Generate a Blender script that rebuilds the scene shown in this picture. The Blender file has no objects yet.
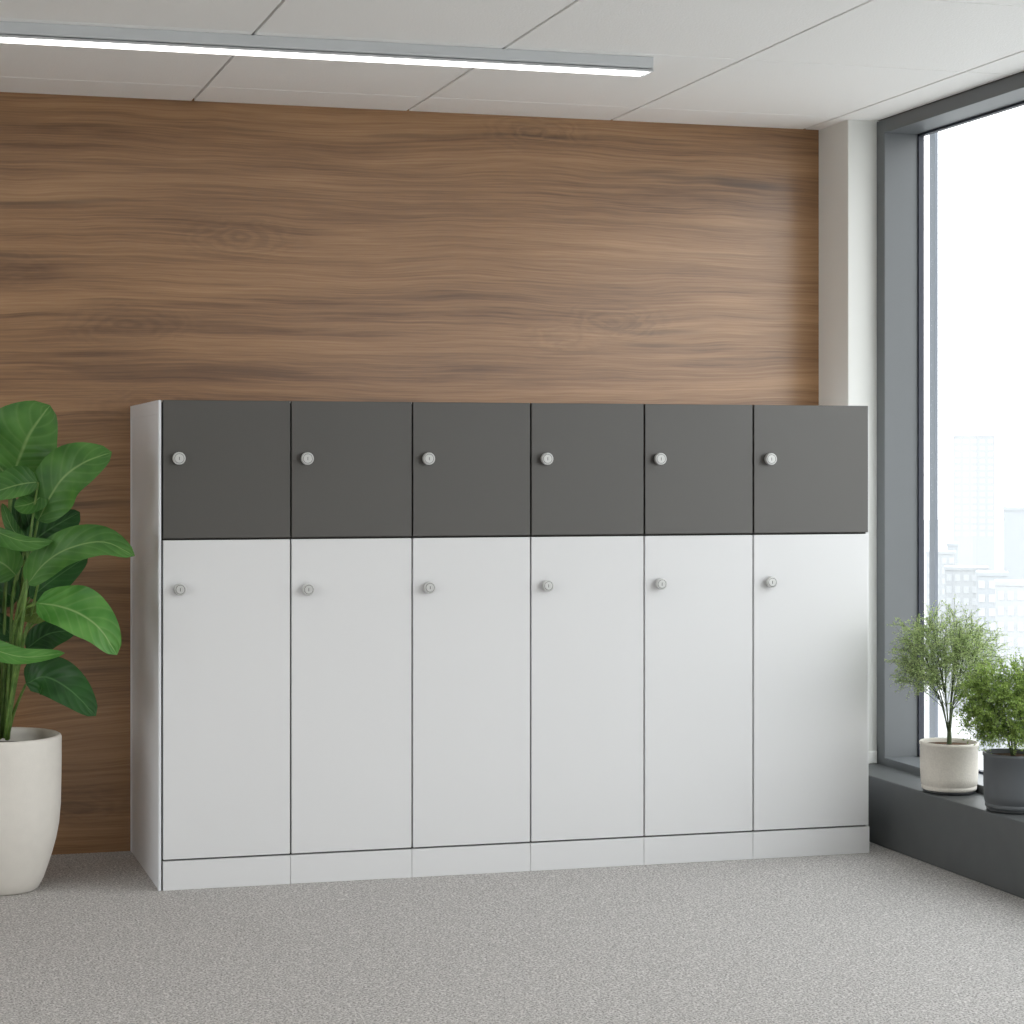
import bpy, bmesh, math, random
from mathutils import Vector, Matrix

S = bpy.context.scene
C = S.collection

# ------------------------------------------------------------------ camera
cam_d = bpy.data.cameras.new('camera')
cam = bpy.data.objects.new('camera', cam_d); C.objects.link(cam)
cam.location = (0.0, 0.0, 1.2953)
cam.rotation_euler = (math.radians(90), 0, math.radians(-14.659))
cam_d.sensor_width = 36.0
cam_d.lens = 36.0 * 2007.0 / 1024.0
cam_d.shift_x = (512 - 385) / 1024.0
cam_d.shift_y = -(512 - 467) / 1024.0
cam_d.clip_start = 0.05
cam_d.clip_end = 6000
S.camera = cam

# ------------------------------------------------------------------ sky, exposure
world = bpy.data.worlds.new('overcast_sky'); S.world = world
world.use_nodes = True
nt = world.node_tree
bg = nt.nodes['Background']
SKY = 3.75
tc = nt.nodes.new('ShaderNodeTexCoord'); sep = nt.nodes.new('ShaderNodeSeparateXYZ')
rmp = nt.nodes.new('ShaderNodeValToRGB')
nt.links.new(tc.outputs['Generated'], sep.inputs[0]); nt.links.new(sep.outputs['Z'], rmp.inputs['Fac'])
rmp.color_ramp.elements[0].position = 0.0; rmp.color_ramp.elements[0].color = (1.0, 0.99, 0.985, 1)
rmp.color_ramp.elements[1].position = 0.6; rmp.color_ramp.elements[1].color = (0.93, 0.97, 1.0, 1)
nt.links.new(rmp.outputs['Color'], bg.inputs['Color'])
bg.inputs['Strength'].default_value = SKY

S.view_settings.view_transform = 'Standard'
S.view_settings.look = 'None'
S.view_settings.gamma = 1.0
S.view_settings.use_curve_mapping = False
S.view_settings.exposure = 0.0
try:
    S.cycles.max_bounces = 10; S.cycles.diffuse_bounces = 6; S.cycles.glossy_bounces = 3
    S.cycles.transparent_max_bounces = 12
    S.cycles.sample_clamp_indirect = 8.0
    S.cycles.use_denoising = True
    S.cycles.caustics_reflective = False; S.cycles.caustics_refractive = False
except Exception:
    pass

# room dimensions (metres): camera stands at the origin, the timber wall is at y = WALL_Y
WALL_Y = 6.767; CEIL = 2.54; LEFT = -3.0; BACK = -2.9
COL_X = 3.426; WIN_X = 3.54; GLASS_X = 3.68; COL_Y = 6.539; LEDGE_X = 3.372; LEDGE_Z = 0.23
LAMP_POWER = 4.5

def portal(name, y0, y1, z0, z1):
    """daylight guide in a window opening (a sampling portal: adds no light of its own)"""
    d = bpy.data.lights.new(name, 'AREA'); d.shape = 'RECTANGLE'
    d.size = z1 - z0; d.size_y = y1 - y0
    o = bpy.data.objects.new(name, d); C.objects.link(o)
    o.location = (GLASS_X + 0.03, (y0 + y1) / 2, (z0 + z1) / 2)
    o.rotation_euler = (0, math.radians(90), 0)       # area lights shine along -Z -> -X
    d.cycles.is_portal = True
    return o
portal('window_portal', 2.75, 6.48, 0.25, 2.49)
portal('window_portal', -2.2, 2.45, 0.25, 2.49)
o = portal('window_portal', 0.9, 5.1, 0.45, 2.4)  # guide for the added left window
o.location.x = LEFT - .13; o.rotation_euler = (0, math.radians(-90), 0)

# ------------------------------------------------------------------ materials
def srgb(r, g, b):
    f = lambda c: (c / 255 / 12.92) if c / 255 <= 0.04045 else ((c / 255 + 0.055) / 1.055) ** 2.4
    return (f(r), f(g), f(b), 1.0)

def mat(name, col, rough=0.5, metal=0.0, spec=0.5, bump=None, mottle=None):
    m = bpy.data.materials.new(name); m.use_nodes = True
    n = m.node_tree; b = n.nodes['Principled BSDF']
    b.inputs['Base Color'].default_value = col
    b.inputs['Roughness'].default_value = rough
    b.inputs['Metallic'].default_value = metal
    b.inputs['Specular IOR Level'].default_value = spec
    if bump or mottle:
        t = n.nodes.new('ShaderNodeTexCoord')
    if mottle:                                     # (scale, amount)
        no = n.nodes.new('ShaderNodeTexNoise'); no.inputs['Scale'].default_value = mottle[0]
        no.inputs['Detail'].default_value = 4
        n.links.new(t.outputs['Object'], no.inputs['Vector'])
        r = n.nodes.new('ShaderNodeValToRGB')
        a = mottle[1]
        r.color_ramp.elements[0].position = .3; r.color_ramp.elements[1].position = .7
        r.color_ramp.elements[0].color = tuple(c * (1 - a) for c in col[:3]) + (1,)
        r.color_ramp.elements[1].color = tuple(min(1, c * (1 + a)) for c in col[:3]) + (1,)
        n.links.new(no.outputs['Fac'], r.inputs['Fac']); n.links.new(r.outputs['Color'], b.inputs['Base Color'])
    if bump:                                       # (scale, strength, distance)
        no = n.nodes.new('ShaderNodeTexNoise'); no.inputs['Scale'].default_value = bump[0]
        no.inputs['Detail'].default_value = 3
        n.links.new(t.outputs['Object'], no.inputs['Vector'])
        bp = n.nodes.new('ShaderNodeBump'); bp.inputs['Strength'].default_value = bump[1]
        bp.inputs['Distance'].default_value = bump[2]
        n.links.new(no.outputs['Fac'], bp.inputs['Height']); n.links.new(bp.outputs['Normal'], b.inputs['Normal'])
    return m

def wood_mat():
    m = bpy.data.materials.new('walnut_panel'); m.use_nodes = True
    n = m.node_tree; L = n.links.new; b = n.nodes['Principled BSDF']
    N = lambda t: n.nodes.new(t)
    t = N('ShaderNodeTexCoord')
    def mapping(sc, loc=(0, 0, 0)):
        q = N('ShaderNodeMapping'); q.inputs['Scale'].default_value = sc; q.inputs['Location'].default_value = loc
        return q
    def noise(vec, sc, det, dist=0.0, rgh=0.5):
        q = N('ShaderNodeTexNoise'); q.inputs['Scale'].default_value = sc; q.inputs['Detail'].default_value = det
        q.inputs['Distortion'].default_value = dist; q.inputs['Roughness'].default_value = rgh
        L(vec, q.inputs['Vector']); return q.outputs['Fac']
    def math_(op, a, c, clamp=False):
        q = N('ShaderNodeMath'); q.operation = op; q.use_clamp = clamp
        for i, v in enumerate((a, c)):
            if isinstance(v, (int, float)): q.inputs[i].default_value = v
            else: L(v, q.inputs[i])
        return q.outputs[0]
    # slow waver of the grain up and down
    mw = mapping((0.8, 1, 2.2)); L(t.outputs['Object'], mw.inputs['Vector'])
    wav = noise(mw.outputs[0], 1.0, 3)
    sp = N('ShaderNodeSeparateXYZ'); L(t.outputs['Object'], sp.inputs[0])
    zz = math_('ADD', sp.outputs['Z'], math_('MULTIPLY', math_('SUBTRACT', wav, .5), 0.13))
    cb = N('ShaderNodeCombineXYZ'); L(sp.outputs['X'], cb.inputs['X']); L(zz, cb.inputs['Z'])
    def layer(sx, sz, det, loc=(0, 0, 0), dist=0.0, rgh=0.5):
        q = mapping((sx, 1, sz), loc); L(cb.outputs[0], q.inputs['Vector'])
        return noise(q.outputs[0], 1.0, det, dist, rgh)
    broad = layer(0.35, 3.2, 2, (3.1, 0, 7))
    band = layer(0.55, 9.0, 5, (0, 0, 0), 0.25, .6)
    streak = layer(1.1, 38.0, 5, (5, 0, 2), 0.2, .65)
    fibre = layer(2.2, 135.0, 5, (1, 0, 9), 0.0, .7)
    v = math_('ADD', math_('MULTIPLY', broad, .18), math_('MULTIPLY', band, .34))
    v = math_('ADD', v, math_('MULTIPLY', streak, .24))
    v = math_('ADD', v, math_('MULTIPLY', fibre, .30))
    r = N('ShaderNodeValToRGB'); L(v, r.inputs['Fac'])
    cr = r.color_ramp
    cr.elements[0].position = .36; cr.elements[0].color = WOOD[0]
    cr.elements[1].position = .64; cr.elements[1].color = WOOD[3]
    e = cr.elements.new(.44); e.color = WOOD[1]
    e = cr.elements.new(.52); e.color = WOOD[2]
    # dark mineral streaks: sparse, long, thin
    md = layer(0.9, 16.0, 2, (11, 0, 4.3), 0.2)
    dk = N('ShaderNodeMapRange'); L(md, dk.inputs['Value'])
    dk.inputs['From Min'].default_value = .60; dk.inputs['From Max'].default_value = .76
    # small knots with curly figure
    mk = mapping((1.5, 1, 4.2), (0.37, 0, 0.2)); L(t.outputs['Object'], mk.inputs['Vector'])
    vo = N('ShaderNodeTexVoronoi'); vo.inputs['Scale'].default_value = 0.75; L(mk.outputs[0], vo.inputs['Vector'])
    kn = N('ShaderNodeMapRange'); L(vo.outputs['Distance'], kn.inputs['Value'])
    kn.inputs['From Min'].default_value = .32; kn.inputs['From Max'].default_value = .0
    ring = N('ShaderNodeMath'); ring.operation = 'SINE'
    wn = noise(mk.outputs[0], 4.0, 4, 1.0)
    L(math_('ADD', math_('MULTIPLY', vo.outputs['Distance'], 95), math_('MULTIPLY', wn, 22)), ring.inputs[0])
    kr = math_('MULTIPLY', math_('MULTIPLY', kn.outputs[0], .3), math_('ADD', math_('MULTIPLY', ring.outputs[0], .5), .5))
    tot = math_('ADD', math_('MULTIPLY', dk.outputs[0], .7), kr, True)
    mx = N('ShaderNodeMix'); mx.data_type = 'RGBA'; L(tot, mx.inputs['Factor'])
    L(r.outputs['Color'], mx.inputs['A']); mx.inputs['B'].default_value = WOOD[4]
    L(mx.outputs['Result'], b.inputs['Base Color'])
    b.inputs['Roughness'].default_value = 0.28
    b.inputs['Specular IOR Level'].default_value = 0.65
    bp = N('ShaderNodeBump'); bp.inputs['Strength'].default_value = .45; bp.inputs['Distance'].default_value = .0010
    L(math_('ADD', math_('ADD', fibre, math_('MULTIPLY', streak, .7)), math_('MULTIPLY', kr, 1.2)), bp.inputs['Height'])
    L(bp.outputs['Normal'], b.inputs['Normal'])
    return m

def carpet_mat():
    m = bpy.data.materials.new('grey_carpet'); m.use_nodes = True
    n = m.node_tree; L = n.links.new; b = n.nodes['Principled BSDF']
    t = n.nodes.new('ShaderNodeTexCoord')
    a = n.nodes.new('ShaderNodeTexNoise'); a.inputs['Scale'].default_value = 170; a.inputs['Detail'].default_value = 3
    a.inputs['Roughness'].default_value = .75
    c = n.nodes.new('ShaderNodeTexVoronoi'); c.inputs['Scale'].default_value = 160
    L(t.outputs['Object'], a.inputs['Vector']); L(t.outputs['Object'], c.inputs['Vector'])
    mx = n.nodes.new('ShaderNodeMath'); mx.operation = 'ADD'
    mu = n.nodes.new('ShaderNodeMath'); mu.operation = 'MULTIPLY'; mu.inputs[1].default_value = .25
    L(c.outputs['Distance'], mu.inputs[0]); L(a.outputs['Fac'], mx.inputs[0]); L(mu.outputs[0], mx.inputs[1])
    r = n.nodes.new('ShaderNodeValToRGB'); L(mx.outputs[0], r.inputs['Fac'])
    r.color_ramp.elements[0].position = .45; r.color_ramp.elements[0].color = srgb(120, 117, 114)
    r.color_ramp.elements[1].position = .82; r.color_ramp.elements[1].color = srgb(222, 218, 215)
    L(r.outputs['Color'], b.inputs['Base Color'])
    b.inputs['Roughness'].default_value = .95; b.inputs['Specular IOR Level'].default_value = .1
    bp = n.nodes.new('ShaderNodeBump'); bp.inputs['Strength'].default_value = .5; bp.inputs['Distance'].default_value = .004
    L(mx.outputs[0], bp.inputs['Height']); L(bp.outputs['Normal'], b.inputs['Normal'])
    return m

def glass_mat():
    m = bpy.data.materials.new('window_glass'); m.use_nodes = True
    n = m.node_tree; n.nodes.remove(n.nodes['Principled BSDF'])
    out = n.nodes['Material Output']
    tr = n.nodes.new('ShaderNodeBsdfTransparent'); tr.inputs['Color'].default_value = (.97, .98, .98, 1)
    gl = n.nodes.new('ShaderNodeBsdfGlossy'); gl.inputs['Roughness'].default_value = .0
    mx = n.nodes.new('ShaderNodeMixShader')
    mx.inputs[0].default_value = .05
    n.links.new(tr.outputs[0], mx.inputs[1]); n.links.new(gl.outputs[0], mx.inputs[2])
    n.links.new(mx.outputs[0], out.inputs['Surface'])
    return m

def leaf_mat(name, dark, mid, vein, transl=.25, veins=True, rough=.44):
    m = bpy.data.materials.new(name); m.use_nodes = True
    n = m.node_tree; L = n.links.new; b = n.nodes['Principled BSDF']; out = n.nodes['Material Output']
    t = n.nodes.new('ShaderNodeTexCoord')
    no = n.nodes.new('ShaderNodeTexNoise'); no.inputs['Scale'].default_value = 12 if veins else 40
    L(t.outputs['Object'], no.inputs['Vector'])
    r = n.nodes.new('ShaderNodeValToRGB'); L(no.outputs['Fac'], r.inputs['Fac'])
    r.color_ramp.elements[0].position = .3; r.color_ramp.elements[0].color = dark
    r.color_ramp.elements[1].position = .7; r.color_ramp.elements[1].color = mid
    col = r.outputs['Color']
    if veins:
        sp = n.nodes.new('ShaderNodeSeparateXYZ'); L(t.outputs['UV'], sp.inputs[0])
        def M(op, a, c):
            q = n.nodes.new('ShaderNodeMath'); q.operation = op
            for i, v in enumerate((a, c)):
                if isinstance(v, (int, float)): q.inputs[i].default_value = v
                elif v is not None: L(v, q.inputs[i])
            return q.outputs[0]
        u = M('ABSOLUTE', M('SUBTRACT', sp.outputs['X'], .5), None)      # 0 at midrib .. .5 at edge
        ph = M('MULTIPLY', M('SUBTRACT', sp.outputs['Y'], M('MULTIPLY', u, .55)), 46.0)
        ln = M('POWER', M('MULTIPLY', M('ADD', M('SINE', ph, None), 1.0), .5), 9.0)
        mid_r = n.nodes.new('ShaderNodeMapRange'); L(u, mid_r.inputs['Value'])
        mid_r.inputs['From Min'].default_value = .03; mid_r.inputs['From Max'].default_value = .005
        f = M('MAXIMUM', M('MULTIPLY', ln, .16), M('MULTIPLY', mid_r.outputs[0], .85))
        mx = n.nodes.new('ShaderNodeMix'); mx.data_type = 'RGBA'
        L(M('MULTIPLY', f, .8), mx.inputs['Factor']); L(col, mx.inputs['A']); mx.inputs['B'].default_value = vein
        col = mx.outputs['Result']
        bp = n.nodes.new('ShaderNodeBump'); bp.inputs['Strength'].default_value = .28; bp.inputs['Distance'].default_value = .002
        L(M('SINE', ph, None), bp.inputs['Height']); L(bp.outputs['Normal'], b.inputs['Normal'])
    L(col, b.inputs['Base Color']); b.inputs['Roughness'].default_value = rough
    b.inputs['Specular IOR Level'].default_value = .4
    tl = n.nodes.new('ShaderNodeBsdfTranslucent'); L(col, tl.inputs['Color'])
    mix = n.nodes.new('ShaderNodeMixShader'); mix.inputs[0].default_value = transl
    L(b.outputs[0], mix.inputs[1]); L(tl.outputs[0], mix.inputs[2]); L(mix.outputs[0], out.inputs['Surface'])
    return m

WOOD = [srgb(74, 51, 35), srgb(114, 82, 55), srgb(146, 109, 75), srgb(177, 138, 100), srgb(53, 38, 30)]
M_ = dict(
    wood=wood_mat(), carpet=carpet_mat(), glass=glass_mat(),
    ceiling=mat('ceiling_tile_white', srgb(249, 248, 246), .9, bump=(160, .5, .0025), spec=.2),
    ceiling_gap=mat('ceiling_gap_grey', srgb(120, 116, 110), .9, spec=.2),
    wall=mat('wall_paint_white', srgb(226, 226, 222), .75, bump=(300, .1, .0005), spec=.3),
    frame=mat('window_frame_grey', srgb(99, 102, 104), .42, spec=.5, bump=(500, .1, .0003)),
    gasket=mat('window_gasket', srgb(40, 44, 56), .5),
    fin=mat('exterior_mullion_grey', srgb(120, 126, 136), .5),
    ledge=mat('ledge_grey', srgb(80, 82, 82), .5, mottle=(14, .05)),
    white=mat('locker_white', srgb(222, 222, 223), .42, bump=(420, .05, .0003), spec=.45),
    panel=mat('locker_side_grey_white', srgb(226, 228, 232), .5, bump=(420, .05, .0003), spec=.35),
    carcass=mat('locker_carcass_shadow_gap', srgb(60, 58, 55), .7),
    door=mat('locker_door_anthracite', srgb(68, 65, 61), .42, bump=(420, .06, .0003), spec=.75),
    metal=mat('brushed_nickel', srgb(205, 205, 203), .5, metal=.45),
    keyhole=mat('keyhole_dark', srgb(70, 70, 70), .5, metal=.3),
    lamp=mat('lamp_housing_aluminium', srgb(208, 210, 212), .5, metal=.0),
    pot=mat('ivory_ceramic', srgb(222, 217, 209), .6, bump=(260, .3, .0015), mottle=(30, .02)),
    pot_beige=mat('beige_stoneware', srgb(212, 206, 196), .65, bump=(260, .35, .0015), mottle=(160, .06)),
    pot_dark=mat('charcoal_ceramic', srgb(84, 87, 90), .5, bump=(260, .2, .001)),
    saucer=mat('dark_saucer', srgb(52, 54, 56), .5),
    soil=mat('potting_soil', srgb(92, 72, 55), .95, bump=(90, 1.0, .01), mottle=(120, .35), spec=.1),
    soil_dk=mat('grey_potting_soil', srgb(92, 84, 72), .95, bump=(90, 1.0, .01), mottle=(120, .25), spec=.1),
    stem=leaf_mat('green_stem', srgb(70, 105, 42), srgb(112, 140, 70), srgb(140, 160, 90), .05, False),
    twig=mat('woody_twig', srgb(70, 82, 52), .7, mottle=(60, .2)),
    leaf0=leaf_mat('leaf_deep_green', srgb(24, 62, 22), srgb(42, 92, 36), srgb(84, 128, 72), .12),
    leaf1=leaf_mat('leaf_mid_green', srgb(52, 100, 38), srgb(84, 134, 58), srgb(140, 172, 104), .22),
    leaf2=leaf_mat('leaf_bright_green', srgb(62, 128, 44), srgb(104, 162, 76), srgb(166, 196, 130), .28),
    leaf3=leaf_mat('leaf_olive_green', srgb(74, 96, 36), srgb(98, 120, 50), srgb(130, 146, 84), .2),
    fern=leaf_mat('feathery_light_green', srgb(148, 172, 106), srgb(196, 210, 150), srgb(160, 190, 120), .4, False, .6),
    fern2=leaf_mat('feathery_mid_green', srgb(108, 138, 60), srgb(168, 190, 102), srgb(150, 180, 90), .4, False, .6),
    ground=mat('pale_city_ground', srgb(178, 178, 177), .9, mottle=(.02, .15)),
)
m = bpy.data.materials.new('lamp_diffuser'); m.use_nodes = True
b = m.node_tree.nodes['Principled BSDF']; b.inputs['Base Color'].default_value = (1, 1, 1, 1)
b.inputs['Emission Color'].default_value = (1.0, .97, .93, 1); b.inputs['Emission Strength'].default_value = LAMP_POWER
M_['diffuser'] = m

# ------------------------------------------------------------------ helpers
def obj(name, bm, m, parent=None, smooth=False, loc=None):
    bmesh.ops.recalc_face_normals(bm, faces=bm.faces) if not getattr(bm, '_keep', False) else None
    me = bpy.data.meshes.new(name); bm.to_mesh(me); bm.free()
    for q in (m if isinstance(m, (list, tuple)) else [m]): me.materials.append(q)
    if smooth:
        for p in me.polygons: p.use_smooth = True
    o = bpy.data.objects.new(name, me); C.objects.link(o)
    if parent: o.parent = parent
    if loc: o.location = loc
    return o

def thing(name, label, cat, loc=(0, 0, 0), rz=0, group=None):
    o = bpy.data.objects.new(name, None); C.objects.link(o)
    o.empty_display_size = .1
    o.location = loc; o.rotation_euler = (0, 0, rz); o['label'] = label; o['category'] = cat
    if group: o['group'] = group
    return o

def tag(o, label, cat, group=None):
    o['label'] = label; o['category'] = cat
    if group: o['group'] = group
    return o

def box(bm, x0, x1, y0, y1, z0, z1, bev=0.0, seg=2, mi=0):
    vs = [bm.verts.new(p) for p in ((x0, y0, z0), (x1, y0, z0), (x1, y1, z0), (x0, y1, z0),
                                     (x0, y0, z1), (x1, y0, z1), (x1, y1, z1), (x0, y1, z1))]
    fs = [bm.faces.new([vs[i] for i in q]) for q in
          ((3, 2, 1, 0), (4, 5, 6, 7), (0, 1, 5, 4), (1, 2, 6, 5), (2, 3, 7, 6), (3, 0, 4, 7))]
    for f in fs: f.material_index = mi
    if bev:
        es = list({e for f in fs for e in f.edges})
        bmesh.ops.bevel(bm, geom=es, offset=bev, segments=seg, affect='EDGES', profile=.5)

def bx(*a, **k):
    bm = bmesh.new(); box(bm, *a, **k); return bm

def struct(name, bm, m, parent=None, **k):
    o = obj(name, bm, m, parent, **k)
    if not parent: o['kind'] = 'structure'
    return o

def lathe(bm, prof, n=48, axis='Z', origin=(0, 0, 0), close_top=True, mis=None):
    """revolve [(r, h), ...]; axis Z, or Y pointing to -Y"""
    rings = []
    for r, h in prof:
        ring = []
        if r < 1e-6:
            p = (0, 0, h) if axis == 'Z' else (0, -h, 0)
            ring = [bm.verts.new((p[0] + origin[0], p[1] + origin[1], p[2] + origin[2]))]
        else:
            for i in range(n):
                a = 2 * math.pi * i / n
                p = (r * math.cos(a), r * math.sin(a), h) if axis == 'Z' else (r * math.cos(a), -h, r * math.sin(a))
                ring.append(bm.verts.new((p[0] + origin[0], p[1] + origin[1], p[2] + origin[2])))
        rings.append(ring)
    for k in range(len(rings) - 1):
        a, c = rings[k], rings[k + 1]
        mi = mis[k] if mis else 0
        for i in range(n):
            j = (i + 1) % n
            if len(a) == 1 and len(c) == 1: continue
            if len(a) == 1: f = bm.faces.new((a[0], c[i], c[j]))
            elif len(c) == 1: f = bm.faces.new((a[i], a[j], c[0]))
            else: f = bm.faces.new((a[i], a[j], c[j], c[i]))
            f.material_index = mi

def smooth_path(pts, n):
    pts = [Vector(p) for p in pts]
    P = [pts[0] * 2 - pts[1]] + pts + [pts[-1] * 2 - pts[-2]]
    out = []
    segs = len(pts) - 1
    for i in range(n + 1):
        t = i / n * segs; k = min(int(t), segs - 1); u = t - k
        a, b_, c, d = P[k], P[k + 1], P[k + 2], P[k + 3]
        out.append(.5 * ((2 * b_) + (c - a) * u + (2 * a - 5 * b_ + 4 * c - d) * u * u + (3 * b_ - a - 3 * c + d) * u ** 3))
    return out

def tube(bm, pts, r0, r1, sides=8, n=None, cap=True):
    P = smooth_path(pts, n) if n else [Vector(p) for p in pts]
    rings = []
    up = Vector((0.31, 0.17, 0.93))
    for i, p in enumerate(P):
        t = (P[min(i + 1, len(P) - 1)] - P[max(i - 1, 0)]).normalized()
        a = t.cross(up)
        if a.length < .05: a = t.cross(Vector((1, 0, 0)))
        a.normalize(); b_ = t.cross(a)
        r = r0 + (r1 - r0) * i / (len(P) - 1)
        rings.append([bm.verts.new(p + (a * math.cos(2 * math.pi * k / sides) + b_ * math.sin(2 * math.pi * k / sides)) * r)
                      for k in range(sides)])
    for i in range(len(rings) - 1):
        for k in range(sides):
            j = (k + 1) % sides
            bm.faces.new((rings[i][k], rings[i][j], rings[i + 1][j], rings[i + 1][k]))
    if cap:
        bm.faces.new(list(reversed(rings[0]))); bm.faces.new(rings[-1])

# ------------------------------------------------------------------ the room
struct('floor', bx(LEFT - .1, WIN_X + .16, BACK - .1, WALL_Y + .1, -.12, 0), M_['carpet'])
struct('wall_back', bx(LEFT - .1, COL_X, WALL_Y, WALL_Y + .1, 0, CEIL + .1), M_['wood'])
bm = bmesh.new()                                     # left wall; its opening is added to let in side light
LW = (0.9, 5.1, .45, 2.4)
box(bm, LEFT - .1, LEFT, BACK, LW[0], 0, CEIL + .1); box(bm, LEFT - .1, LEFT, LW[1], WALL_Y, 0, CEIL + .1)
box(bm, LEFT - .1, LEFT, LW[0], LW[1], 0, LW[2]); box(bm, LEFT - .1, LEFT, LW[0], LW[1], LW[3], CEIL + .1)
struct('wall_left', bm, M_['wall'])
win3 = bpy.data.objects.new('window_3', None); C.objects.link(win3); win3['kind'] = 'structure'  # unseen window, added to brighten the locker side panel from the left
win3['label'] = 'wide window in the plain white left wall'
bm = bmesh.new()
for a in ((LW[0], LW[0] + .05), (LW[1] - .05, LW[1]), (2.975, 3.025)): box(bm, LEFT - .08, LEFT - .02, a[0], a[1], LW[2], LW[3])
for a in ((LW[2], LW[2] + .05), (LW[3] - .05, LW[3])): box(bm, LEFT - .079, LEFT - .021, LW[0] + .049, LW[1] - .049, a[0], a[1])
obj('window_frame', bm, M_['frame'], win3)
for a in ((LW[0] + .05, 2.975), (3.025, LW[1] - .05)):
    obj('glass', bx(LEFT - .052, LEFT - .048, a[0], a[1], LW[2] + .05, LW[3] - .05), M_['glass'], win3)
struct('wall_front', bx(LEFT - .1, WIN_X + .16, BACK - .1, BACK, 0, CEIL + .1), M_['wall'])

# suspended ceiling: tiles with open joints below a grey carrier plane
bm = bmesh.new()
XL = [1.095 + .7575 * k for k in range(-6, 4)]
YL = [6.50 - .845 * k for k in range(0, 12)]
xe = [LEFT] + [x for x in XL if LEFT < x < WIN_X] + [WIN_X + .0]
ye = [BACK] + sorted(y for y in YL if y > BACK) + [WALL_Y]
for i in range(len(xe) - 1):
    for j in range(len(ye) - 1):
        gx = .0045; gy = .0026
        x0 = xe[i] + (gx if i else 0); x1 = xe[i + 1] - (gx if i < len(xe) - 2 else 0)
        y0 = ye[j] + gy; y1 = ye[j + 1] - (gy if j < len(ye) - 2 else 0)
        box(bm, x0, x1, y0, y1, CEIL, CEIL + .018, bev=.0012, seg=1)
box(bm, LEFT - .1, WIN_X + .16, BACK, WALL_Y + .1, CEIL + .0185, CEIL + .12, mi=1)
struct('ceiling', bm, [M_['ceiling'], M_['ceiling_gap']])

# window wall: column by the timber wall, piers, parapet behind the ledge
W1 = (2.70, 6.54); W2 = (-2.25, 2.50)
bm = bmesh.new()
box(bm, COL_X, WIN_X + .16, COL_Y, WALL_Y + .1, 0, CEIL + .001, bev=.003)
box(bm, WIN_X, WIN_X + .15, W2[1], W1[0], 0, CEIL)
box(bm, WIN_X, WIN_X + .15, BACK, W2[0], 0, CEIL)
box(bm, WIN_X + .002, WIN_X + .13, W2[0], W1[1] - .001, 0, LEDGE_Z - .03)
struct('wall_right', bm, M_['wall'])
struct('baseboard_right', bx(COL_X + .01, WIN_X - .004, COL_Y - .012, COL_Y - .0005, LEDGE_Z + .0005, LEDGE_Z + .045, bev=.003), M_['wall'])
bm = bmesh.new()
box(bm, LEDGE_X, WIN_X - .0005, BACK, COL_Y - .0005, 0.0005, LEDGE_Z, bev=.004)
struct('trim_1', bm, M_['ledge'])['label'] = 'dark grey boxed ledge running under the window'

def window(name, y0, y1, label):
    z0, z1 = LEDGE_Z - .025, CEIL - .003
    w = .058
    root = bpy.data.objects.new(name, None); C.objects.link(root); root['kind'] = 'structure'; root['label'] = label
    x0, x1 = WIN_X - .001, GLASS_X - .008
    zb = .257
    bm = bmesh.new()
    box(bm, x0, x1, y0, y0 + w, z0, z1, bev=.002)
    box(bm, x0, x1, y1 - w, y1, z0, z1, bev=.002)
    box(bm, x0, x1, y0 + w - .002, y1 - w + .002, z1 - .048, z1 - .0002, bev=.002)
    box(bm, x0, x1, y0 + w - .002, y1 - w + .002, z0 + .0002, zb, bev=.002)
    obj('window_frame', bm, M_['frame'], root)
    a, c, d, e = y0 + w, y1 - w, zb, z1 - .048
    bm = bmesh.new(); g = .008
    gx0, gx1 = x1 - .001, GLASS_X + .012
    box(bm, gx0, gx1, a - .03, a + g, d - .02, e + .02); box(bm, gx0, gx1, c - g, c + .03, d - .02, e + .02)
    box(bm, gx0, gx1, a, c, e - g, e + .02); box(bm, gx0, gx1, a, c, d - .02, d + g)
    obj('window_gasket', bm, M_['gasket'], root)
    obj('glass', bx(GLASS_X - .003, GLASS_X + .003, a + .002, c - .002, d + .002, e - .002), M_['glass'], root)
    # facade fin standing outside the glass
    obj('exterior_mullion', bx(3.80, 3.812, y1 + .046, y1 + .086, -.3, 2.75), M_['fin'], root)
    return root
window('window_1', W1[0], W1[1], 'tall window in a deep grey frame beside the white column')
window('window_2', W2[0], W2[1], 'tall window in a deep grey frame nearest the room entrance')

# ------------------------------------------------------------------ linear ceiling lamp
def lamp(loc, length, label):
    t = thing('linear_ceiling_lamp', label, 'ceiling lamp', loc, 0, None)
    bm = bmesh.new(); w = .078; h = .045
    # U-shaped housing, open downwards: two sides, top and end caps
    box(bm, 0, length, 0, w, .006, h - .0005, bev=.001)
    box(bm, 0, length, 0, .004, 0, .01); box(bm, 0, length, w - .004, w, 0, .01)
    obj('housing', bm, M_['lamp'], t)
    for x0, x1 in ((-.003, .0), (length, length + .003)):
        obj('end_cap', bx(x0, x1, 0, w, 0, h - .0005), M_['lamp'], t)
    obj('diffuser', bx(.004, length - .012, .0045, w - .0045, -.001, .0055, bev=.0008), M_['diffuser'], t)
    return t
lamp((-2.42, 5.688, CEIL - .045), 4.747, 'long slim aluminium ceiling lamp with glowing strip, nearest the timber wall')
for k, y in enumerate((3.99, 2.30, .61, -1.08)):  # rows out of view, added for the light the room needs
    if True:
        o = lamp((-2.42, y, CEIL - .045), 4.747, ['long slim ceiling lamp in the first row towards the room middle',
            'long slim ceiling lamp over the middle of the room', 'long slim ceiling lamp above the viewer',
            'long slim ceiling lamp nearest the front wall'][k])

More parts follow.
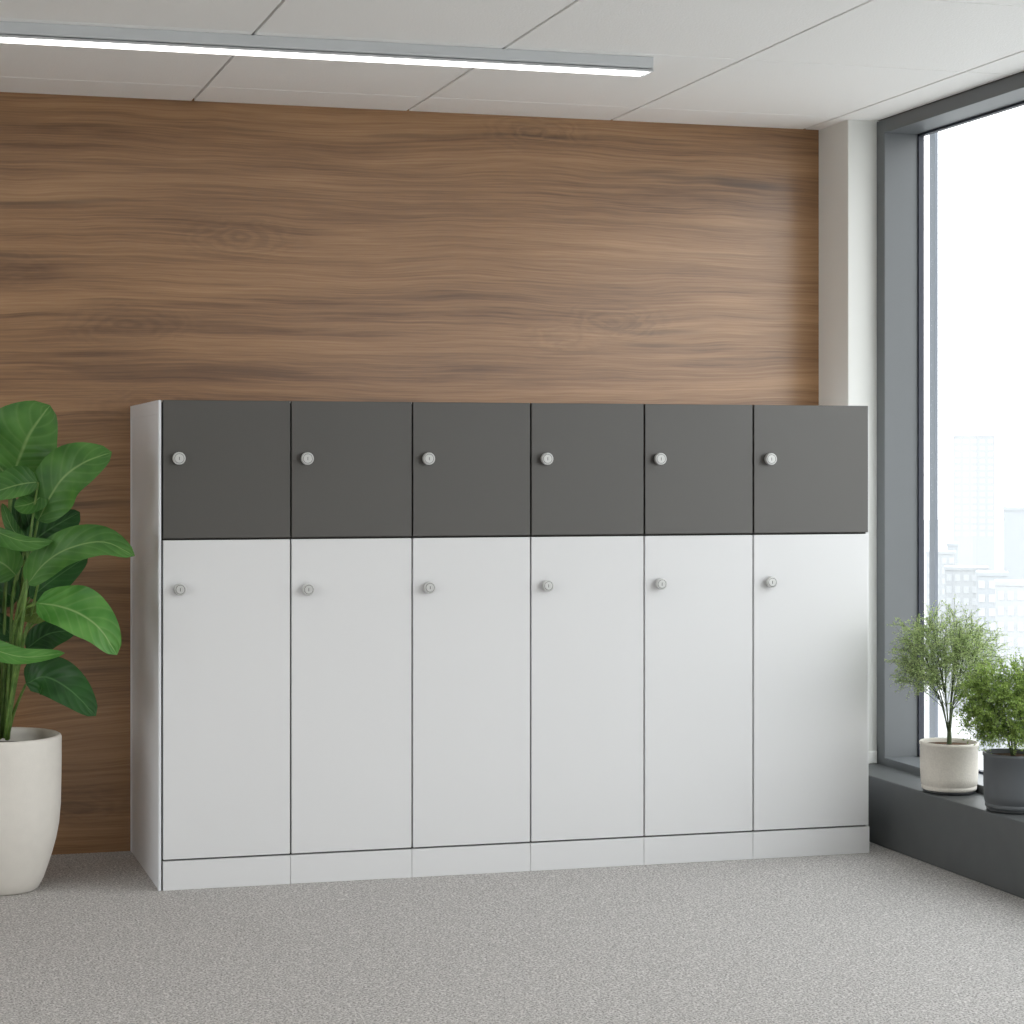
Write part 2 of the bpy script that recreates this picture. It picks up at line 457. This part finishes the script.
# ------------------------------------------------------------------ lockers
EDGES = [.8926, 1.2934, 1.6847, 2.0787, 2.4678, 2.8528, 3.274]
FY = 6.104; BY = WALL_Y - .002; HT = 1.5; SPLIT = 1.0735; PL = .0905
def lock(parent, x, z, k=1.0, name='cam_lock'):
    bm = bmesh.new()
    prof = [(.013, -.001), (.013, .010), (.0195, .0105), (.0205, .012), (.0205, .024), (.0192, .0262), (.0165, .0266),
            (.0158, .0252), (.0145, .0252), (.0138, .0264), (.0085, .0266), (.0080, .0256), (.0, .0256)]
    prof = [(r * k, h) for r, h in prof]
    lathe(bm, prof, 40, 'Y', (x, 0, z), mis=[1, 1, 0, 0, 0, 0, 0, 1, 0, 0, 0, 0])  # neck behind the disc is coloured dark as its shadow ring
    box(bm, x - .0009, x + .0009, -.0262, -.0250, z - .005, z + .005, mi=1)
    return obj(name, bm, [M_['metal'], M_['keyhole']], parent)

names = ['leftmost locker, grey white side panel showing, charcoal top door over tall white door',
         'second locker from the left, charcoal top door over tall white door',
         'third locker from the left, charcoal top door over tall white door',
         'third locker from the right, charcoal top door over tall white door',
         'second locker from the right, charcoal top door over tall white door',
         'rightmost locker, beside the window ledge, charcoal top door over tall white door']
def door_bm(x0, x1, z0, z1):
    return bx(x0, x1, 0.0, .018, z0, z1, bev=.0016, seg=2)
for i in range(6):
    x0, x1 = EDGES[i], EDGES[i + 1]; w = x1 - x0
    t = thing('locker', names[i], 'locker', (x0, FY, 0), 0, 'white and charcoal lockers in a row by the timber wall')
    dl = .0037                           # joint left of the door
    dr = .0016
    D = BY - FY
    # carcass: back and inner box behind the doors
    cb = bmesh.new()
    box(cb, .0012 if i else -.0023, w - .0012, .0195, D, .0, HT - .006)
    obj('carcass', cb, M_['carcass'] if i not in (5,) else M_['carcass'], t)
    if i == 0:
        sp = bmesh.new()
        box(sp, -.009, -.0025, .0, D, .0, HT, bev=.0014)
        obj('side_panel', sp, M_['panel'], t)['label'] = 'pale grey side panel with lipped border'
        lp = bmesh.new(); e = .0108                    # raised border round the side panel
        box(lp, -e, -.0084, .0, .028, .0, HT, bev=.0008); box(lp, -e, -.0084, D - .022, D, .0, HT, bev=.0008)
        box(lp, -e, -.0084, .028, D - .022, HT - .042, HT, bev=.0008)
        obj('panel_border', lp, M_['panel'], t)
    if i == 5:
        obj('side_panel', bx(w - .0012, w + .010, .019, D, 0, HT, bev=.001), M_['white'], t)
    tp = bmesh.new(); box(tp, .0005 if i else .0032, w - .0005, .0195, D, HT - .0058, HT)
    obj('top_panel', tp, M_['white'], t)
    up = obj('upper_door', door_bm(dl, w - dr, SPLIT + .003, HT + .0005), M_['door'], t)
    up['label'] = 'charcoal upper door'
    lo = obj('lower_door', door_bm(dl, w - dr, PL + .004, SPLIT - .003), M_['white'], t)
    lo['label'] = 'tall white lower door'
    kx = .0525 if i < 5 else .058
    lock(up, kx - .003, 1.3215, .95); lock(lo, kx, .915 if i else .921, .90)
    obj('plinth', bx((.0005 if i else .0032), w - .0008 + (.004 if i == 5 else 0), .0, .018, .0, PL - .0015, bev=.0012), M_['white'], t)

FIG_LOC = (0.4197, 6.26, 0.0)

# leaves: midrib points, half widths, facing, cup, tint (metres from the pot foot)
FIG=[
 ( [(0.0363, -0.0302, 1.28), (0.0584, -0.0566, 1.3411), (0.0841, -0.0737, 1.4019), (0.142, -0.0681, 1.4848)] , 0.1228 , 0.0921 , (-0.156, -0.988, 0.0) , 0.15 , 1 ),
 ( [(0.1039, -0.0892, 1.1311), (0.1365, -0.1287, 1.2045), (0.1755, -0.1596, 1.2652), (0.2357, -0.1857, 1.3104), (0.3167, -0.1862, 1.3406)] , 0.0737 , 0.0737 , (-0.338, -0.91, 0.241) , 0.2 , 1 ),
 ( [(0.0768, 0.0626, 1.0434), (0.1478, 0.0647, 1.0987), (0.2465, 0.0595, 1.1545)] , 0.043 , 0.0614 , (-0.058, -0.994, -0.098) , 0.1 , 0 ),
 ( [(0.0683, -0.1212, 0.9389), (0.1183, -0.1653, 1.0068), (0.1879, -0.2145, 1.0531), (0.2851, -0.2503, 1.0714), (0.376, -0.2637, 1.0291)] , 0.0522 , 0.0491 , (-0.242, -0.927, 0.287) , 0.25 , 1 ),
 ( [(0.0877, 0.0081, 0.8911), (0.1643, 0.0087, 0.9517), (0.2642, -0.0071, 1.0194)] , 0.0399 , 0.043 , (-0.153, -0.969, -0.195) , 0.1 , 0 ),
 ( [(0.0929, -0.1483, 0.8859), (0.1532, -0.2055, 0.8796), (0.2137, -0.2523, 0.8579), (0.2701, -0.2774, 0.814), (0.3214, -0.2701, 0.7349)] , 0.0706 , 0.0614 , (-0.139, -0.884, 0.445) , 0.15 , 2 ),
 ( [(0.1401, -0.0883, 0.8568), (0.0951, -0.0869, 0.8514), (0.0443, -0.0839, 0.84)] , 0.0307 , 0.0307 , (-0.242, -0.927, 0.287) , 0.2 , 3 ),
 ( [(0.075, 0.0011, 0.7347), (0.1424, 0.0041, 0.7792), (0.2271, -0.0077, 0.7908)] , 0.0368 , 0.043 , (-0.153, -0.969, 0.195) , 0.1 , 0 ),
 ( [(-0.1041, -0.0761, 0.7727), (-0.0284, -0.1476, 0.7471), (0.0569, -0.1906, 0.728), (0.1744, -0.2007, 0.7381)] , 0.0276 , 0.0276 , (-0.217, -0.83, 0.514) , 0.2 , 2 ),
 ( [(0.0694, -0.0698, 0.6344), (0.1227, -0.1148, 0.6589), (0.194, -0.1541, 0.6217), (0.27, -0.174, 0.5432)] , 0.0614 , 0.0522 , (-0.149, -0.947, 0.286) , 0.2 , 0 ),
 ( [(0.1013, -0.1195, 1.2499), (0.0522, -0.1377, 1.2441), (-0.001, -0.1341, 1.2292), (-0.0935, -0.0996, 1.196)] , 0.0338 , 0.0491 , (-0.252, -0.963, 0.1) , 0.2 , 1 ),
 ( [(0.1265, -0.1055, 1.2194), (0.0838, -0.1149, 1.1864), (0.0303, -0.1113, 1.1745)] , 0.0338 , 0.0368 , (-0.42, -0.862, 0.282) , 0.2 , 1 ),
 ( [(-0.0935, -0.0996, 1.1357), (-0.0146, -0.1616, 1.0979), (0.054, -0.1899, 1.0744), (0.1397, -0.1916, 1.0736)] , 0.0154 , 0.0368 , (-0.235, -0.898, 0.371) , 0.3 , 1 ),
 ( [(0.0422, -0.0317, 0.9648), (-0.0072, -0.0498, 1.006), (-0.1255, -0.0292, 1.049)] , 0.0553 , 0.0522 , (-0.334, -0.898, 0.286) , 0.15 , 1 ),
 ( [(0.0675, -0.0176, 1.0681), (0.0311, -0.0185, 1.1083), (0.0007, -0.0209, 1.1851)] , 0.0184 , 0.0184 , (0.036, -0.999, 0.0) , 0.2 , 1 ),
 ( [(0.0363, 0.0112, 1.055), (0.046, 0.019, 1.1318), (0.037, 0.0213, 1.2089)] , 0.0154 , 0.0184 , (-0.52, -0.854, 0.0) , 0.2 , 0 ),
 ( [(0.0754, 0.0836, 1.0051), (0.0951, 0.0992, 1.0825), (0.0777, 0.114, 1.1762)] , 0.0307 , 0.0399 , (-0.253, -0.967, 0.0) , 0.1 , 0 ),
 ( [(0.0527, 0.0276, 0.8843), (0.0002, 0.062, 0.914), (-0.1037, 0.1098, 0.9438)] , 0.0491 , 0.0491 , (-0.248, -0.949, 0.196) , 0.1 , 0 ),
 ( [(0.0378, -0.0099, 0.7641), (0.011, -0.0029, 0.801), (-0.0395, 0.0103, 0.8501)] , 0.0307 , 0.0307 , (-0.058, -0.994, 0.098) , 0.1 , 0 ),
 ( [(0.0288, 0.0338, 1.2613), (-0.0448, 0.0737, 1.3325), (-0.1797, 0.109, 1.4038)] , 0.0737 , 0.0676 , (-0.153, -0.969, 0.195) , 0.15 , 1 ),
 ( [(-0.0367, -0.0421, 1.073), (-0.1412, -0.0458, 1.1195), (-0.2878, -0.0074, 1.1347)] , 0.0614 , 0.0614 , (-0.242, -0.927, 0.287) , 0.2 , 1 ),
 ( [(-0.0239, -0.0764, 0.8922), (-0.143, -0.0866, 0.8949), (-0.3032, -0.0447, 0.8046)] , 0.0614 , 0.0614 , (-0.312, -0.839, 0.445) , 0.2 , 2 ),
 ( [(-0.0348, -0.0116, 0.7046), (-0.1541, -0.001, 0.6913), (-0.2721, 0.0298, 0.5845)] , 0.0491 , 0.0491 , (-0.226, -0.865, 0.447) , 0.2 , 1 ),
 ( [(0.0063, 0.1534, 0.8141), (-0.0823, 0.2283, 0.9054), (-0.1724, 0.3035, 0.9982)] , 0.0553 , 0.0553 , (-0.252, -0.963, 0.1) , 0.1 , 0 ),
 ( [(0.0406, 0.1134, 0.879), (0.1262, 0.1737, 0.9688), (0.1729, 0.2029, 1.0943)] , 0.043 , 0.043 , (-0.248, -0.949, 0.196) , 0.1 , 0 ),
]
STEMS=[
  [(0.0021, -0.0006, 0.4632), (0.0081, -0.0021, 0.7641), (0.0199, -0.0052, 1.0712), (0.0363, -0.0302, 1.28)],
  [(0.0126, -0.024, 0.4659), (0.0296, -0.0388, 0.7667), (0.0753, -0.0714, 0.9816), (0.1039, -0.0892, 1.1311)],
  [(0.0065, 0.019, 0.4636), (0.0221, 0.0252, 0.7307), (0.0445, 0.0401, 0.9146), (0.0768, 0.0626, 1.0434)],
  [(0.0178, -0.0357, 0.4642), (0.034, -0.0606, 0.6771), (0.0561, -0.087, 0.8612), (0.0712, -0.122, 0.9389)],
  [(0.014, -0.0037, 0.4632), (0.0318, -0.0083, 0.672), (0.0571, 0.0057, 0.824), (0.0877, 0.0081, 0.8911)],
  [(0.0148, -0.0349, 0.4612), (0.0223, -0.0575, 0.7075), (0.0494, -0.0956, 0.8468), (0.0958, -0.1491, 0.8859)],
  [(0.0067, -0.0224, 0.4659), (0.0466, -0.0535, 0.7371), (0.098, -0.0877, 0.8301), (0.1401, -0.0883, 0.8568)],
  [(0.017, -0.0044, 0.4632), (0.0378, -0.0099, 0.6106), (0.0564, -0.0044, 0.7018), (0.075, 0.0011, 0.7347)],
  [(0.0155, -0.0247, 0.4629), (0.0326, -0.0395, 0.5375), (0.0525, -0.0551, 0.5937), (0.0694, -0.0698, 0.6344)],
  [(0.0082, -0.0435, 0.4686), (0.0627, -0.0784, 0.7693), (0.0804, -0.083, 0.8362), (0.1092, -0.1319, 0.9781)],
  [(-0.0059, -0.0295, 0.4642), (-0.0432, -0.0507, 0.6173), (-0.0737, -0.0634, 0.7256), (-0.1041, -0.0761, 0.7727)],
  [(0.0075, -0.0537, 0.47), (0.0596, -0.1189, 0.8634), (0.0779, -0.1134, 1.0744), (0.1013, -0.1195, 1.2499)],
  [(-0.0131, -0.0483, 0.47), (-0.0398, -0.093, 0.7727), (-0.0644, -0.1072, 1.0153), (-0.0935, -0.0996, 1.1357)],
  [(0.0051, -0.0013, 0.4632), (0.0259, -0.0068, 0.7334), (0.0318, -0.0083, 0.8869), (0.0422, -0.0317, 0.9648)],
  [(-0.0025, 0.0213, 0.4636), (0.034, 0.0221, 0.6381), (0.0467, 0.0291, 0.7607), (0.0527, 0.0276, 0.8843)],
  [(-0.0078, 0.033, 0.4623), (0.0042, 0.0299, 0.7615), (0.0228, 0.0354, 1.0697), (0.0288, 0.0338, 1.2613)],
  [(-0.0141, -0.017, 0.4659), (-0.0236, -0.0248, 0.7362), (-0.0242, -0.035, 0.9201), (-0.0367, -0.0421, 1.073)],
  [(-0.0147, -0.0272, 0.4673), (-0.0249, -0.0452, 0.6466), (-0.0232, -0.0663, 0.7702), (-0.0239, -0.0764, 0.8922)],
  [(-0.0164, -0.0061, 0.4646), (-0.0282, -0.003, 0.5504), (-0.0348, -0.0116, 0.6434), (-0.0348, -0.0116, 0.7046)],
  [(-0.0071, 0.0432, 0.464), (0.0016, 0.0823, 0.6017), (0.0043, 0.1229, 0.7225), (0.0063, 0.1534, 0.8141)],
  [(0.0049, 0.0401, 0.464), (0.0182, 0.0573, 0.6039), (0.0331, 0.0947, 0.7555), (0.0406, 0.1134, 0.879)],
  [(0.0108, 0.0385, 0.464), (0.0422, 0.051, 0.6349), (0.0618, 0.0665, 0.8505), (0.0754, 0.0836, 1.0051)],
  [(0.0081, -0.0021, 0.4632), (0.0437, -0.0114, 0.7641), (0.0734, -0.0192, 0.9791), (0.0675, -0.0176, 1.0681)],
]
# ------------------------------------------------------------------ big leafy plant in the tall ivory pot
def leaf(bm, mid, wl, wr, nrm, cup, rnd):
    n = 20; k = 6
    P = smooth_path(mid, n); nv = Vector(nrm)
    uvl = bm.loops.layers.uv.verify()
    grid = []
    ph = rnd.uniform(0, 6); 
    for i, p in enumerate(P):
        t = i / n
        tan = (P[min(i + 1, n)] - P[max(i - 1, 0)]).normalized()
        ac = tan.cross(nv).normalized()                 # points to the right of travel
        nn = ac.cross(tan).normalized()
        prof = (math.sin(math.pi * min(1, t ** .9 * 1.0)) ** .54) if 0 < t < 1 else 0.0
        prof = prof * (1 - .12 * t) + .0
        row = []
        for s in range(-k, k + 1):
            q = s / k
            wd = (wr if q > 0 else wl) * prof * 1.22
            wav = .14 * math.sin(ph + t * 11 + (1.4 if q > 0 else 0)) * abs(q) ** 2
            lat = q * wd * (1 - .10 * cup * abs(q))
            hgt = (cup * q * q * .9 - .0) * wd * 1.0 + wav * wd + .05 * wd * math.sin((t - .28 * abs(q)) * 40) * abs(q) * (1 - abs(q))
            row.append(bm.verts.new(p + ac * lat + nn * (hgt + .02 * 0)))
        grid.append(row)
    for i in range(n):
        for s in range(2 * k):
            f = bm.faces.new((grid[i][s], grid[i][s + 1], grid[i + 1][s + 1], grid[i + 1][s]))
            for lp, (ii, ss) in zip(f.loops, ((i, s), (i, s + 1), (i + 1, s + 1), (i + 1, s))):
                lp[uvl].uv = (ss / (2 * k), ii / n)
    bmesh.ops.remove_doubles(bm, verts=bm.verts, dist=.00005)

FR = random.Random(4)
t = thing('potted_plant', 'large broad-leaved green plant in a tall ivory pot on the carpet', 'potted plant', FIG_LOC)
pm = bmesh.new()
lathe(pm, [(r * .975, h) for r, h in [(0, .0005), (.108, .0005), (.116, .006), (.132, .035), (.147, .075), (.160, .115), (.171, .155), (.180, .20), (.1855, .26),
           (.187, .33), (.188, .40), (.188, .464), (.186, .471), (.181, .474), (.174, .473), (.170, .468), (.169, .452), (.168, .36), (.02, .35), (0, .35)]], 96)
obj('pot', pm, M_['pot'], t, smooth=True)
sm = bmesh.new()
lathe(sm, [(0, .437), (.05, .439), (.1, .436), (.15, .433), (.1635, .430), (.160, .37), (0, .37)], 64)
obj('soil', sm, M_['soil_dk'], t, smooth=True)
for pts in STEMS:
    bm = bmesh.new(); tube(bm, pts, .0062, .0036, 8, 18)
    obj('stem', bm, M_['stem'], t, smooth=True)
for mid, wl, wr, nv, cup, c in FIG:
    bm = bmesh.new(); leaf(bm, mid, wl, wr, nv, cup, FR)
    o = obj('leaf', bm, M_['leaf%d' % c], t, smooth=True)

# ------------------------------------------------------------------ small plants on the ledge
def small_pot(t, r, h, mt, soil):
    bm = bmesh.new()
    lathe(bm, [(0, .010), (r * .90, .010), (r * .945, .013), (r * .955, .022), (r * .94, .0235), (r * .94, .0265), (r * .965, .028),
               (r * .98, .05), (r, h * .45), (r * 1.0, h - .012), (r * 1.025, h - .010), (r * 1.03, h - .004), (r * 1.01, h),
               (r * .96, h), (r * .935, h - .006), (r * .93, h - .05), (0, h - .055)], 72)
    obj('pot', bm, mt, t, smooth=True)
    bm = bmesh.new()
    lathe(bm, [(0, .0004), (r * .86, .0004), (r * .90, .003), (r * .90, .0105), (0, .0105)], 64)
    obj('saucer', bm, M_['saucer'], t, smooth=True)['label'] = 'thin dark saucer under the pot'
    bm = bmesh.new()
    lathe(bm, [(0, h - .009), (r * .5, h - .011), (r * .932, h - .014), (r * .9, h - .04), (0, h - .04)], 48)
    obj('soil', bm, soil, t, smooth=True)

def leaflet(bm, p, d, n, s, w):
    d = d.normalized(); a = d.cross(n)
    if a.length < .01: a = Vector((1, 0, 0))
    a.normalize()
    v = [bm.verts.new(p), bm.verts.new(p + d * s * .5 + a * s * w), bm.verts.new(p + d * s), bm.verts.new(p + d * s * .5 - a * s * w)]
    bm.faces.new(v)

def rv(R):
    while True:
        v = Vector((R.uniform(-1, 1), R.uniform(-1, 1), R.uniform(-1, 1)))
        if .05 < v.length < 1: return v.normalized()

def feathery(t, R, base_z, trunk, crown, nboughs, ntwigs, nleaf, ls, matf, low, bough_r=.0026, nmain=9):
    """boughs rise from the trunk into the crown and break into twigs lined with tiny leaflets"""
    cx, cy, cz, rx, ry, rz = crown
    wood = bmesh.new(); fol = bmesh.new()
    if trunk: tube(wood, [(0, 0, base_z - .02), (.001, 0, base_z + .03), (0, .001, base_z + trunk)], .0085, .006, 10, 6)
    mains = []
    for b in range(nmain):
        az = b * 2.39996 + .5; q = .25 + .55 * ((b * .618) % 1)
        tip = Vector((cx + rx * q * math.cos(az), cy + ry * q * math.sin(az), cz + rz * R.uniform(.2, .75)))
        st = Vector((.004 * math.cos(az), .004 * math.sin(az), base_z + (trunk or .0) * R.uniform(.6, .95)))
        pth = smooth_path([st, st.lerp(tip, .35) + Vector((-.1 * (tip.x - st.x), -.1 * (tip.y - st.y), .01)), st.lerp(tip, .7), tip], 14)
        tube(wood, pth, bough_r, .0009, 6); mains.append(pth)
    for b in range(nboughs):
        # end point spread over the crown by a golden spiral
        g = (b + .5) / nboughs
        zz = 1 - g * (1 + low); rr = math.sqrt(max(0, 1 - min(1, zz * zz))); az = b * 2.39996 + R.uniform(-.3, .3)
        k = R.uniform(.72, 1.0)
        end = Vector((cx + rx * rr * math.cos(az) * k, cy + ry * rr * math.sin(az) * k, cz + rz * zz * k))
        best = min(mains, key=lambda q: (q[-1] - end).length + R.uniform(0, .05))
        st = best[3 + int(R.random() * 8)] if end.z > cz - .3 * rz else best[3 + int(R.random() * 3)]
        m1 = st.lerp(end, .33) + Vector((0, 0, .012)); m2 = st.lerp(end, .66) + Vector((0, 0, .016))
        path = smooth_path([st, m1, m2, end], 14)
        tube(wood, path, .0011, .0005, 4)
        for k2 in range(ntwigs):
            f = .36 + .64 * (k2 + R.random()) / ntwigs
            p = path[min(13, int(f * 14))]
            fwd = (path[min(14, int(f * 14) + 1)] - p).normalized()
            d = (fwd * R.uniform(.3, 1.0) + rv(R) * .85 + Vector((p.x - cx, p.y - cy, 0)) * 1.2).normalized()
            ln = R.uniform(.03, .065) * (rx / .19)
            q = p + d * ln + Vector((0, 0, R.uniform(-.012, .006)))
            tw = smooth_path([p, p.lerp(q, .5) + Vector((0, 0, .004)), q], 5)
            tube(wood, tw, .0006, .0003, 3, cap=False)
            for l in range(nleaf):
                u = (l + R.random()) / nleaf * 5; i0 = min(4, int(u))
                pos = tw[i0].lerp(tw[i0 + 1], u - i0)
                dd = (d * .5 + rv(R)).normalized()
                leaflet(fol, pos + dd * .001, dd, rv(R), ls * R.uniform(.7, 1.3), .26)
    w = obj('stem', wood, M_['twig'], t, smooth=True)
    o = obj('foliage', fol, matf, t)
    return o

P1 = (3.455, 5.899, LEDGE_Z)
t = thing('potted_plant', 'airy feathery shrub with slim stems in a beige pot on the window ledge', 'potted plant', P1)
small_pot(t, .0925, .166, M_['pot_beige'], M_['soil'])
feathery(t, random.Random(11), .155, .06, (-.004, .0, .432, .2, .165, .182), 92, 20, 13, .0066, M_['fern'], .5)

P2 = (3.462, 5.53, LEDGE_Z)
t = thing('potted_plant', 'dense bushy green shrub in a charcoal pot on the window ledge', 'potted plant', P2)
small_pot(t, .090, .180, M_['pot_dark'], M_['soil'])
feathery(t, random.Random(5), .165, .0, (-.004, .0, .312, .175, .145, .165), 100, 20, 13, .0082, M_['fern2'], .8, nmain=8)

# ------------------------------------------------------------------ the city outside
struct('ground', bx(-1800, 2600, -1800, 2600, -76, -75), M_['ground'])
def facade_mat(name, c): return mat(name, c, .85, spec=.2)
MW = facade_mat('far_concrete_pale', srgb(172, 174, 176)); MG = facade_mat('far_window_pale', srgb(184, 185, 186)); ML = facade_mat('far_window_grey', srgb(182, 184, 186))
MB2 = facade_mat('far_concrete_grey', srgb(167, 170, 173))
def building(name, label, x, y, w, d, top, rows, cols, m=MW, g=MG, ww=.62, wh=.58):
    t = thing(name, label, 'building', (x, y, -75), math.radians(-31), 'pale buildings in the haze beyond the window')
    h = top + 75
    bm = bmesh.new(); box(bm, -w / 2, w / 2, 0, d, 0, h)
    box(bm, -w / 2 - .2, w / 2 + .2, -.2, d + .2, h, h + 1.0)
    obj('facade', bm, m, t)
    if rows:
        fh = 3.7; cw = w / cols; first = None
        for r in range(rows):
            for c in range(cols):
                cx0 = -w / 2 + (c + .5) * cw; z1 = h - 1.2 - r * fh
                if first is None:
                    first = obj('window', bx(-cw * ww / 2, cw * ww / 2, -.15, .1, -fh * wh, 0), g, t); o = first
                else:
                    o = first.copy(); C.objects.link(o); o.parent = t
                o.location = (cx0, 0, z1)
    return t
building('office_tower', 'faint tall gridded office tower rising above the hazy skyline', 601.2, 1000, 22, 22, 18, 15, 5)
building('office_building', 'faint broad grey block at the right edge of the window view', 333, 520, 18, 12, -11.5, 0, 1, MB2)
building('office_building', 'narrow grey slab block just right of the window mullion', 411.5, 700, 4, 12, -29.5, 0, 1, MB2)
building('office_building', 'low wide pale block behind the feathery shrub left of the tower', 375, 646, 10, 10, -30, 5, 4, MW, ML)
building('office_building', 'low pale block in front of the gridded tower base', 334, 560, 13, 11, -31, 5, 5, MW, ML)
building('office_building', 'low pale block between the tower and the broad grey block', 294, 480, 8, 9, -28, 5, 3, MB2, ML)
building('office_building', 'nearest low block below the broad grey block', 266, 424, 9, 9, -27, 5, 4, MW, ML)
